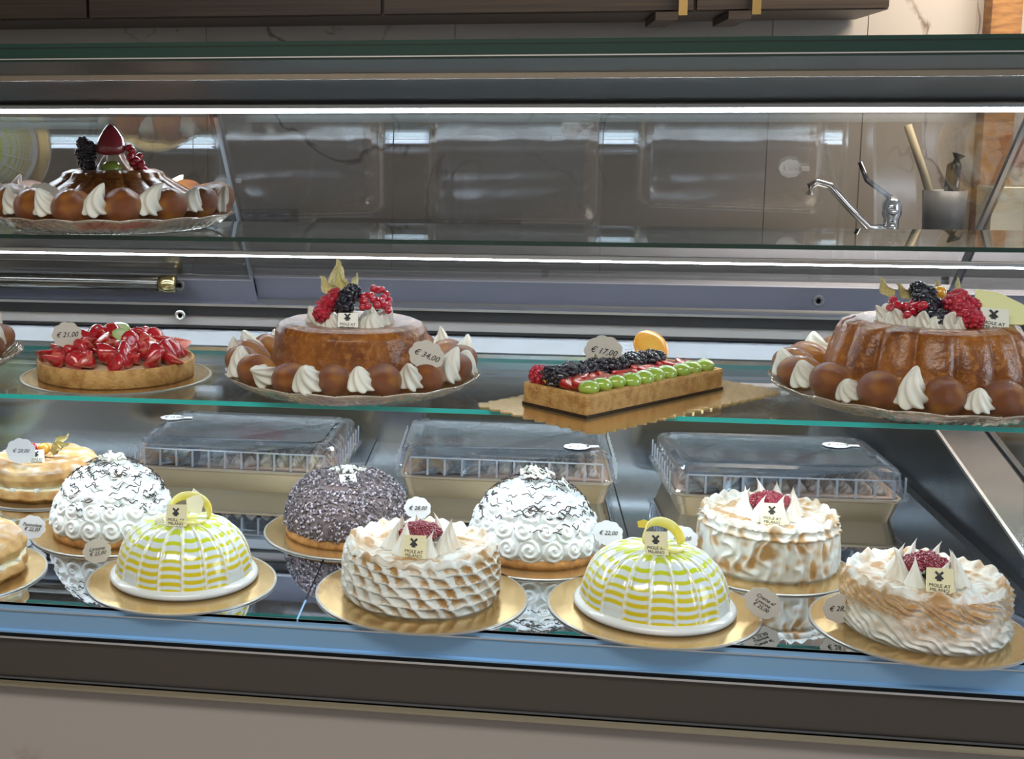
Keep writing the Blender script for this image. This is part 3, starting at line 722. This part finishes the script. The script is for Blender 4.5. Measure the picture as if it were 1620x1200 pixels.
# price tags on the deck
price_tag((-.862, 2.150, DECK+.001), .15, 'Pannolata\n€ 22,00', 'white scalloped price tag at the left of the left rosette cake', w=.048, m=CARDW, stem=.012, size=.009)
price_tag((-.70, 2.04, DECK+.001), .35, 'Limone\n€ 25,00', 'grey scalloped price tag left of the left yellow cake', w=.046, stem=.012, size=.009, tilt=-.2)
price_tag((-.155, 2.145, BD+.07), -.1, '€ 28,00', 'white price tag behind the centre front meringue cake', w=.044, m=CARDW, stem=.012, size=.010)
price_tag((.172, 2.18, DECK+.001), -.2, '€ 22,00', 'white price tag right of the centre rosette cake', w=.048, m=CARDW, stem=.042, size=.010, tilt=-.1)
price_tag((.295, 2.17, DECK+.02), 0, '€ 28,00', 'white price tag left of the rear meringue cake', w=.052, m=CARDW, stem=.02, size=.010)
price_tag((.382, 1.965, DECK+.001), -.2, 'Crema al\nLimone\n€ 25,00', 'grey price tag with three written lines right of the right yellow cake', w=.052, stem=.012, size=.008, tilt=-.15, lean=.35)
price_tag((.505, 1.955, DECK+.001), .1, '€ 28,00', 'grey price tag left of the right front meringue cake', w=.050, stem=.012, size=.011, tilt=-.1, lean=.0)
price_tag((-.985, 2.41, BD+.07), .05, '€ 20,00', 'white price tag stuck in the back left choux cake', w=.058, m=CARDW, stem=.008, size=.011)
# ------------------------------------------------------------ tiramisu boxes
def rrect(w, d, r, n=6):
    P = []
    for cx, cy, a0 in ((w/2-r, d/2-r, 0), (-w/2+r, d/2-r, PI/2), (-w/2+r, -d/2+r, PI), (w/2-r, -d/2+r, 1.5*PI)):
        for k in range(n+1): a = a0+PI/2*k/n; P.append((cx+r*math.cos(a), cy+r*math.sin(a)))
    return P
def loft(rings, closed_top=True, closed_bot=True):
    n = len(rings[0]); V = [p for r in rings for p in r]; F = []
    for j in range(len(rings)-1):
        F += [(j*n+i, j*n+(i+1) % n, (j+1)*n+(i+1) % n, (j+1)*n+i) for i in range(n)]
    if closed_bot: F.append(tuple(range(n))[::-1])
    if closed_top: F.append(tuple(range((len(rings)-1)*n, len(rings)*n)))
    return V, F
def ring(w, d, r, z): return [(x, y, z) for x, y in rrect(w, d, r)]
_tb = {}
def tiramisu_box(loc, rz, label, tagpos):
    t = thing('tiramisu_tray', label, 'takeaway tray', loc, rz, 'tiramisu trays under clear lids')
    if not _tb:
        w, d = .40, .26
        _tb['tray'] = me(*loft([ring(w, d, .02, 0), ring(w+.025, d+.025, .026, .040), ring(w+.032, d+.032, .028, .043), ring(w+.032, d+.032, .028, .047), ring(w+.02, d+.02, .024, .047), ring(w+.012, d+.012, .02, .02)]), FOIL, False)
        _tb['fill'] = me(*loft([ring(w+.008, d+.008, .02, .021), ring(w+.016, d+.016, .02, .05)]), COCOA, False, [(.35, .2, .12)]*(2*28))
        # ribbed skirt
        def rib(w_, d_, r_, z, dep):
            out = []; base = rrect(w_, d_, r_, 6); n = len(base)
            for i in range(n):
                a, b_ = base[i], base[(i+1) % n]; L = math.hypot(b_[0]-a[0], b_[1]-a[1]); m = 1 if L < .05 else (88 if L > .3 else 56)
                for k in range(m):
                    f = k/m; x = a[0]+(b_[0]-a[0])*f; y = a[1]+(b_[1]-a[1])*f
                    if m > 1:
                        c = (f*m/8) % 1; s = dep*(1 if .12 < c < .88 else 0)
                        nx, ny = (b_[1]-a[1])/L, -(b_[0]-a[0])/L; x -= nx*s; y -= ny*s
                    out.append((x, y, z))
            return out
        w2, d2 = .445, .305
        V, F = loft([rib(w2+.012, d2+.012, .03, .046, 0), rib(w2+.010, d2+.010, .03, .049, 0), rib(w2-.004, d2-.004, .03, .051, 0), rib(w2-.008, d2-.008, .03, .054, .006), rib(w2-.016, d2-.016, .03, .085, .006), rib(w2-.018, d2-.018, .03, .087, 0),
                     rib(w2-.018, d2-.018, .03, .096, 0), rib(w2-.026, d2-.026, .03, .102, 0), rib(w2-.05, d2-.05, .03, .106, 0), rib(w2-.06, d2-.06, .03, .104, 0), rib(w2-.09, d2-.09, .03, .105, 0)], True, False)
        RB = B(); 
        for q in range(12):
            x = (q/11-.5)*.385
            for yy in (-d2/2+.001, d2/2-.001): RB.box(x-.0022, x+.0022, yy-.0015, yy+.0015, .052, .088)
        for q in range(8):
            y = (q/7-.5)*.25
            for xx in (-w2/2+.001, w2/2-.001): RB.box(xx-.0015, xx+.0015, y-.0022, y+.0022, .052, .088)
        for yy in (-d2/2, d2/2): RB.box(-w2/2+.03, w2/2-.03, yy-.001, yy+.001, .087, .0895)
        fm = [0]*len(F); nn = (len(F)-1)//10
        for q in range(6*nn, len(F)): fm[q] = 1
        k0 = len(V); V = list(V)+RB.V; F = F+[tuple(i+k0 for i in f) for f in RB.F]; fm += [2]*len(RB.F)
        _tb['lid'] = me(V, F, None, False, fm=fm, mats=[PET, PETT, PETR])
        b = B()
        for ix in range(13):
            for iy in range(8):
                x = (ix-6)*.030; y = (iy-3.5)*.031; s = random.uniform(.85, 1.1)
                V, F = lathe([(.013, 0), (.0145, .004), (.012, .011), (.006, .018), (.001, .023)], 12, False)
                C = [(.50, .40, .33) if random.random() < .5 else (.24, .14, .09) for _ in V]
                b.add(V, F, C, Matrix.Translation((x+random.uniform(-.003, .003), y+random.uniform(-.003, .003), .048)) @ Matrix.Scale(s, 4))
        _tb['tops'] = b.mesh(COCOA, True)
    ob('foil_tray', _tb['tray'], t); ob('tiramisu_filling', _tb['fill'], t)
    tag(ob('cocoa_cream_dollops', _tb['tops'], t), kind='stuff'); ob('clear_lid', _tb['lid'], t)
    plaque(t, tagpos[4], (0, 0, .1), .05, .05, PLAQW)
    p = thing('price_tag', tagpos[2], 'price tag', (loc[0]+tagpos[0], loc[1]+tagpos[1], loc[2]+.1075), tagpos[3], 'price cards lying on the clear lids')
    ob('card', B().prism(cloud(.05, .042), -.0006, .0006).mesh(CARDW), p); ob('pick', B().box(.02, .045, -.006, .006, -.0006, .0006).mesh(CARDW), p)
    ob('handwriting', tmesh('€ 15,00', .012, INK, .35), p, (0, 0, .0007))
tiramisu_box((-.562, 2.675, DECK), -.03, 'tiramisu tray with clear ribbed lid behind the left rosette cake', (-.19, .055, 'white price card lying on the left clear lid', .1, (-.078, -.04, .076)))
tiramisu_box((-.006, 2.690, DECK), .0, 'tiramisu tray with clear ribbed lid, the middle of the three', (.144, -.09, 'white price card lying on the middle clear lid', .2, (-.10, .05, .076)))
tiramisu_box((.532, 2.645, DECK), .03, 'tiramisu tray with clear ribbed lid behind the rear meringue cake', (.135, .05, 'white price card lying on the right clear lid', .0, (-.02, -.084, .076)))
# ------------------------------------------------------------ shelf one
def tray(loc, R, label, n=20, rim=.03, rz=0):
    nv, nu = 26, n*16; P = np.zeros((nv, nu, 3))
    pr = [(.001, .003), (R*.70, .003), (R*.78, .006), (R*.88, rim*.45), (R*.96, rim*.85), (R, rim)]
    r_, z_, s_ = radial_profile(pr, nv)
    for j in range(nv):
        q = r_[j]/R; k = max(0, (q-.74)/.26)
        for i in range(nu):
            a = TAU*i/nu; sc = abs(math.cos(n*a/2))
            r = r_[j]*(1+.018*k*sc); z = z_[j]+.004*k*(sc-.5)+k*(1-k)*.006*math.cos(n*4*a/1+12*k)
            P[j, i] = (r*math.cos(a), r*math.sin(a), z)
    V, F = grid(P); V2 = [(x, y, z-.0022) for x, y, z in V]; V = list(map(tuple, V)); k = len(V)
    F = F+[tuple(i+k for i in f[::-1]) for f in F]+[((nv-1)*nu+i, (nv-1)*nu+(i+1) % nu, k+(nv-1)*nu+(i+1) % nu, k+(nv-1)*nu+i) for i in range(nu)]
    o = ob('serving_tray', me(V+V2, F, TRAYG, True), None, loc, (0, 0, rz))
    b = B()
    for sgn in (1, -1):
        for k in range(n*3):
            a0 = TAU*k/(n*3)
            b.tube([(R*(.80+.20*f)*math.cos(a0+sgn*.16*f), R*(.80+.20*f)*math.sin(a0+sgn*.16*f), .008+(rim-.008)*f**1.1+.001) for f in (0, .25, .5, .75, 1)], .0011, 4)
    tag(ob('crystal_pattern', b.mesh(TRAYR, True), o), kind='stuff')
    b = B(); pts = []
    for i in range(n*8+1):
        a = TAU*i/(n*8); sc = abs(math.cos(n*a/2)); r = R*(1+.018*sc); pts.append((r*math.cos(a), r*math.sin(a), rim+.004*(sc-.5)+.001))
    b.tube(pts, .0013, 6); ob('rim_bead', b.mesh(TRAYR, True), o)
    return tag(o, label, 'tray', 'clear scalloped serving trays')
def baba_body(t, R, H, flutes, depth, top=.78, hole=.3, name='baba_ring'):
    nv, nu = 90, 320; P = np.zeros((nv, nu, 3)); C = np.zeros((nv*nu, 3))
    pr = [(R*.93, 0), (R, .006), (R*.985, H*.3), (R*.93, H*.6), (R*top*1.06, H*.86), (R*top, H*.95), (R*(top-.1), H), (R*(top-.26), H*.985), (R*hole, H*.93), (.004, H*.90)]
    r_, z_, s_ = radial_profile(pr, nv)
    for j in range(nv):
        q = z_[j]/H; fade = min(1, max(0, 1.12-q))**.5 if s_[j] < H*1.05 else max(0, (r_[j]/R-hole)/(top-hole))*.45
        for i in range(nu):
            a = TAU*i/nu; ca, sa = math.cos(a), math.sin(a)
            n1 = ns(ca*R, sa*R, z_[j], 18); n2 = ns(ca*R, sa*R, z_[j]+3, 55)
            d = -depth*(1-abs(math.sin(flutes*a/2)))**2*fade if flutes else 0
            d += .002*n1+.0009*n2; r = max(.001, r_[j]+d*min(1, r_[j]/R*1.4)); P[j, i] = (r*ca, r*sa, z_[j]+(.0015*n1 if q > .8 else 0))
            k = min(1, max(0, .45+.8*n1+.5*n2)); c = np.array([.34, .11, .013])*(1-k)+np.array([.15, .038, .005])*k
            lo = max(0, 1-q*2.2)*.4; c = c*(1-lo)+np.array([.42, .19, .035])*lo; C[j*nu+i] = c
    V, F = grid(P); V = list(map(tuple, V)); F.append(tuple(range(nu))[::-1]); C = list(C)
    ob(name, me(V, F, BABA, True, C), t)
def minibaba():
    nv, nu = 30, 40; P = np.zeros((nv, nu, 3)); C = []
    for j in range(nv):
        p = PI*j/(nv-1)
        for i in range(nu):
            a = TAU*i/nu; r = math.sin(p)*(1-.14*math.cos(p)-.05*math.cos(2*p)); z = -math.cos(p)
            n1 = ns(math.cos(a)*r, math.sin(a)*r, z, 1.7)
            P[j, i] = (r*math.cos(a)*(1+.05*n1), r*math.sin(a)*(1+.05*n1), z*1.5)
            k = min(1, max(0, .42+z*.8+n1*.9)); C.append((.54*(1-k)+.19*k, .21*(1-k)+.04*k, .018*(1-k)+.004*k))
    V, F = grid(P); return me(V, F, BABA, True, C)
M_MB = minibaba()
def babas(t, rad, n, s, ph=0, dol=None, drr=.93, dz=.045, tilt=.9):
    for i in range(n):
        a = TAU*i/n+ph
        ob('small_baba', M_MB, t, (rad*math.cos(a), rad*math.sin(a), s*1.0+.014), (Matrix.Rotation(a, 3, 'Z') @ Matrix.Rotation(random.uniform(.95, 1.5), 3, 'Y') @ Matrix.Rotation(random.uniform(-.35, .35), 3, 'X')).to_euler(), s*random.uniform(.86, 1.0))
        b = a+PI/n
        ob('cream_dollop', random.choice(dol or [M_DOL, M_DOL2, M_DOL3]), t, (rad*drr*1.07*math.cos(b), rad*drr*1.07*math.sin(b), dz+.004),
           (Matrix.Rotation(b, 3, 'Z') @ Matrix.Rotation(random.uniform(.2, .75), 3, 'Y') @ Matrix.Rotation(random.uniform(0, 6), 3, 'Z')).to_euler(), random.uniform(.9, 1.1))
# C : smooth baba ring
tray((-.284, 2.250, SH1), .226, 'clear scalloped serving tray under the smooth ring baba', 18)
t = thing('baba_cake', 'smooth glazed ring baba topped with berries and a physalis husk', 'cake', (-.286, 2.250, SH1+.0035), 0)
baba_body(t, .150, .120, 0, 0, .86, .2)
babas(t, .190, 15, .0295, .1, None, 1.0, .036)
for i in range(9):
    a = TAU*i/9+.4
    if -2.3 < math.atan2(math.sin(a), math.cos(a)) < -1.2: continue
    ob('cream_dollop', M_DOL3 if i % 2 else M_DOL, t, (.060*math.cos(a), .055*math.sin(a), .111), (0, .2, a), .8)
zt = .136
ob('cream_dollop', M_DOL3, t, (-.028, -.05, .112), (0, 0, 0), .8); ob('cream_dollop', M_DOL3, t, (.045, -.052, .112), (.2, 0, 0), .95)
for p in ((-.045, -.05, zt+.002), (-.036, -.03, zt+.017), (-.026, -.012, zt+.026), (-.044, -.022, zt+.010)): ob('raspberry', M_RASP, t, p, (1.2, random.uniform(-1, 1), 0), 1.55)
for p in ((-.006, -.046, zt+.014), (-.002, -.030, zt+.030), (.004, -.014, zt+.034)): ob('blackberry', M_BLACK, t, p, (1.3, random.uniform(-1, 1), 0), 1.5)
for k in range(26):
    x = .022+random.uniform(0, 1)*.052; y = -.05+random.uniform(0, .05); z = zt+.006+.034*max(0, 1-((x-.042)/.05)**2)*(y+.058)/.05
    ob('red_currant', M_CURR, t, (x, y, z), (random.uniform(0, 3), random.uniform(0, 3), 0), random.uniform(.95, 1.2))
plaque(t, (.004, -.070, zt-.006), (math.radians(66), 0, .05), .036, .026, PLAQW)
for k, (x, an, ti, s) in enumerate(((-.022, -.5, -.35, 1.1), (-.010, .5, -.15, .95), (.004, 1.0, .65, .8), (-.026, .2, -.75, .75))):
    ob('physalis_husk', M_HUSK, t, (x, 0, zt+.026), (-.1, ti, an), s*1.3)
price_tag((-.150, 2.10, SH1+.045), -.1, '€ 34,00', 'beige scalloped price tag stuck at the right of the smooth ring baba', w=.056, stem=.025, tilt=-.1, lean=.22, size=.014)
# B : strawberry tart
board((-.738, 2.288, SH1), .180, 'gold round board under the strawberry tart')
t = thing('strawberry_tart', 'round tart heaped with glazed strawberries and a kiwi slice', 'tart', (-.737, 2.285, SH1+.003), 0)
TR = .1465
nu = 220; pr = [(TR*.985, 0), (TR, .003), (TR*1.005, .032), (TR*.99, .035), (TR*.965, .0345), (TR*.95, .029), (TR*.9, .028)]
V, F = lathe(pr, nu)
V = [(x*(1+.004*ns(x, y, z, 30)), y*(1+.004*ns(x, y, z, 30)), z) for x, y, z in V]
ob('crust', me(V, F, CRUST), t)
ob('custard', me(*lathe([(TR*.94, .028), (TR*.9, .031), (TR*.6, .036), (0.001, .038)], 80, False), mat('custard', (.80, .62, .40), .3, coat=.6)), t)
def heap(r): return .036+.034*max(0, 1-(r/TR)**2)
for k in range(82):
    a = 2.39996*k; r = TR*.88*math.sqrt((k+.5)/82); 
    ob('strawberry', M_STRH if random.random() < .65 else M_STR, t, (r*math.cos(a), r*math.sin(a), heap(r)+random.uniform(-.002, .010)),
       (random.uniform(1.2, 2.2), random.uniform(-.7, .7), a+random.choice((PI/2, -PI/2, 0, PI))+random.uniform(-.7, .7)), random.uniform(1.3, 1.6))
ob('kiwi_slice', M_KIWI, t, (.022, -.03, heap(.03)+.012), (.35, .3, 0), .95); ob('kiwi_slice', M_KIWI, t, (.0, .02, heap(.03)+.016), (.3, .1, 0), 1.0, 'pale glazed fruit slice')
price_tag((-.80, 2.205, SH1+.035), .05, '€ 21,00', 'beige scalloped price tag stuck in the strawberry tart', w=.053, stem=.036, tilt=-.1, lean=-.1, size=.013)
# D : rectangular fruit tart
rz = math.radians(47)
L, Wd = .37, .138; cx, cy = .198, 2.226
def scal(w, d, n1, n2, amp=.006):
    P = []
    for (x0, y0, x1, y1, n) in ((-w/2, -d/2, w/2, -d/2, n1), (w/2, -d/2, w/2, d/2, n2), (w/2, d/2, -w/2, d/2, n1), (-w/2, d/2, -w/2, -d/2, n2)):
        LL = math.hypot(x1-x0, y1-y0); nx, ny = (y1-y0)/LL, -(x1-x0)/LL
        for i in range(n*6):
            f = i/(n*6); s = amp*abs(math.sin(PI*f*n)); P.append((x0+(x1-x0)*f+nx*s, y0+(y1-y0)*f+ny*s))
    return P
tag(ob('cake_board', B().prism(scal(.50, .25, 20, 10, .010), 0, .003).mesh(BOARD), None, (cx+.012, cy-.004, SH1), (0, 0, rz)), 'gold rectangular board with scalloped edge under the rectangular fruit tart', 'cake board')
t = thing('fruit_tart', 'rectangular fruit tart with green grapes, strawberries and blackberries', 'tart', (cx, cy, SH1+.0035), rz)
b = B(); V, F = loft([ring(L, Wd, .006, 0), ring(L+.002, Wd+.002, .006, .034), ring(L, Wd, .006, .038), ring(L-.014, Wd-.014, .004, .038), ring(L-.016, Wd-.016, .004, .033)])
ob('crust', me(V, F, CRUST, False), t)
ob('chocolate_bottom', B().box(-L/2-.0006, L/2+.0006, -Wd/2-.0006, Wd/2+.0006, .0, .005).mesh(DCHOC), t)
for k in range(10):
    ob('green_grape', M_GRAPE, t, (-L/2+.026+k*.0345, -Wd/2+.018+random.uniform(-.003, .003), .044), (random.uniform(-.3, .3), random.uniform(-.2, .2), random.uniform(-.6, .6)), (1.12, 1.1, 1.25))
for k in range(22):
    ob('strawberry', M_STRH, t, (-L/2+.03+(k//2)*.030, -.022+(k % 2)*.022+random.uniform(-.004, .004), .046+random.uniform(0, .008)), (random.uniform(1.3, 2.2), random.uniform(-.4, .4), random.uniform(-.9, .9)), 1.25)
for k in range(22):
    ob('blackberry', M_BLACK, t, (-L/2+.025+(k//2)*.027, .014+(k % 2)*.020+random.uniform(-.003, .003), .050+random.uniform(0, .006)), (random.uniform(0, 3), 1.4, random.uniform(-.6, .6)), 1.25)
for k in range(7):
    ob('peach_slice', M_PEACH, t, (-L/2+.03+k*.045, .044, .048), (.5, 0, random.uniform(-.4, .4)), .8)
ob('raspberry', M_RASP, t, (-L/2+.018, .052, .05), (.2, 0, 0), 1.5); ob('raspberry', M_RASP, t, (-L/2+.04, .056, .05), (.2, 0, 0), 1.2)
for k, x in enumerate((-.02, .01, -.06)): ob('physalis_husk', M_HUSK, t, (x, .045, .05), (.6, -.9-.2*k, .5*k), .8)
ob('orange_slice', disc_slice(.034, .006, (.95, .55, .10), (.90, .40, .05), KIWI), t, (.125, .045, .066), (.9, .3, -.6), label='glazed orange slice')
price_tag((.157, 2.235, SH1+.04), .05, '€ 17,00', 'beige scalloped price tag standing in the rectangular fruit tart', w=.062, stem=.018, tilt=-.05, lean=.05, size=.0145)
# E : fluted baba right
tray((.700, 2.275, SH1), .248, 'clear scalloped serving tray under the large fluted baba at the right', 20)
t = thing('baba_cake', 'large deeply fluted glazed baba ring at the right end of the shelf', 'cake', (.703, 2.275, SH1+.0035), .1)
baba_body(t, .172, .140, 15, .019, .80, .2)
babas(t, .210, 15, .0315, .25, None, 1.0, .036)
zt = .148
for k in range(11):
    a = PI+.1+k*(PI-.7)/10
    ob('cream_dollop', M_DOL3 if k % 2 else M_DOL2, t, (.078*math.cos(a), .06*math.sin(a), .133), (.2*math.sin(a), .1, a), .68)
for k in range(6): ob('cream_dollop', M_DOL3, t, (.05*math.cos(k+.2), .05+.03*math.sin(k), .133), (0, 0, k), .8)
for px_, py_, pz_ in ((.040, -.068, .002), (.030, -.050, .012), (.024, -.032, .024), (.036, -.018, .030), (.050, -.034, .018)): ob('raspberry', M_RASP, t, (px_, py_, zt+pz_), (1.1, random.uniform(-1, 1), 0), 1.6)
for k in range(9): ob('blackberry', M_BLACK, t, (-.012+.010*math.sin(k*2), -.055+.012*k*.8, zt-.004+.0055*k), (1.1, random.uniform(-1, 1), 0), 1.25)
for k in range(20): ob('red_currant', M_CURR, t, (-.05+random.uniform(-.022, .022), -.03+random.uniform(-.02, .04), zt+random.uniform(.004, .028)), (random.uniform(0, 3), 0, 0), 1.15)
leaf = B().prism([(0, -.02), (.04, -.028), (.08, -.022), (.105, -.01), (.085, .018), (.05, .034), (.012, .036)], 0, .003)
ob('chocolate_leaf', leaf.mesh(mat('lemon_leaf_chocolate', (.85, .83, .42), .35)), t, (.048, -.036, zt+.018), (math.radians(52), .12, -.08), label='pale yellow chocolate leaf')
plaque(t, (.075, -.066, zt+.004), (math.radians(60), .08, -.25), .044, .036, PLAQW)
for k, (x, y, an) in enumerate(((-.05, .04, 1.3), (-.02, .03, 1.0), (.04, .045, 1.2), (.06, .03, 1.5))): ob('physalis_husk', M_HUSK, t, (x, y, zt+.022), (.2, an-1.9, .3*k), .85)
ob('physalis_berry', me(*lathe([(.012*math.sin(p), -.012*math.cos(p)) for p in np.linspace(0, PI, 12)], 20, False), ORANGE), t, (.025, .03, zt+.034))
# A : baba cut by the left edge
tray((-1.155, 2.31, SH1), .205, 'clear scalloped serving tray under the baba cut off by the left edge', 18)
t = thing('baba_cake', 'glazed baba cut off by the left edge of the lower glass shelf', 'cake', (-1.155, 2.31, SH1+.0035), 0)
baba_body(t, .12, .10, 0, 0, .8, .25); babas(t, .155, 11, .031, -.15)
# ------------------------------------------------------------ shelf two
tray((-.775, 2.410, SH2), .232, 'clear scalloped serving tray on the upper glass shelf', 18)
t = thing('baba_cake', 'fluted baba crowned with a strawberry on the upper glass shelf', 'cake', (-.775, 2.410, SH2+.0035), .1)
baba_body(t, .168, .112, 16, .013, .58, .2)
babas(t, .192, 14, .034, .05, [M_DOL3, M_DOL2, M_DOL], 1.0, .040)
zt = .106
ob('cream_dollop', M_DOL, t, (.0, -.0, zt-.004), (0, 0, 0), 1.3)
ob('strawberry', big_straw(), t, (.002, -.022, zt+.040), (.1, 0, 0), 1.45, 'whole dark red strawberry')
for k in range(9): ob('blackberry', M_BLACK, t, (-.044+.008*math.sin(k*2.2), -.028+.006*math.cos(k*3), zt+.006+.0062*k), (random.uniform(0, 3), random.uniform(0, 3), 0), 1.15)
for k in range(20):
    q = k/20; ob('red_currant', M_CURR, t, (.034+.03*q+random.uniform(-.010, .008), -.025+random.uniform(-.012, .012), zt+.046-.036*q+random.uniform(-.014, .010)), (0, random.uniform(0, 3), 0), 1.2)
ob('green_grape', M_GRAPE, t, (.006, -.045, zt+.010), (.3, 0, 0), 1.2)
price_tag((-.868, 2.250, SH2+.035), .25, '€ 27,00', 'beige scalloped price tag on the upper shelf baba', w=.062, stem=.012, tilt=-.25, lean=.3, size=.013)
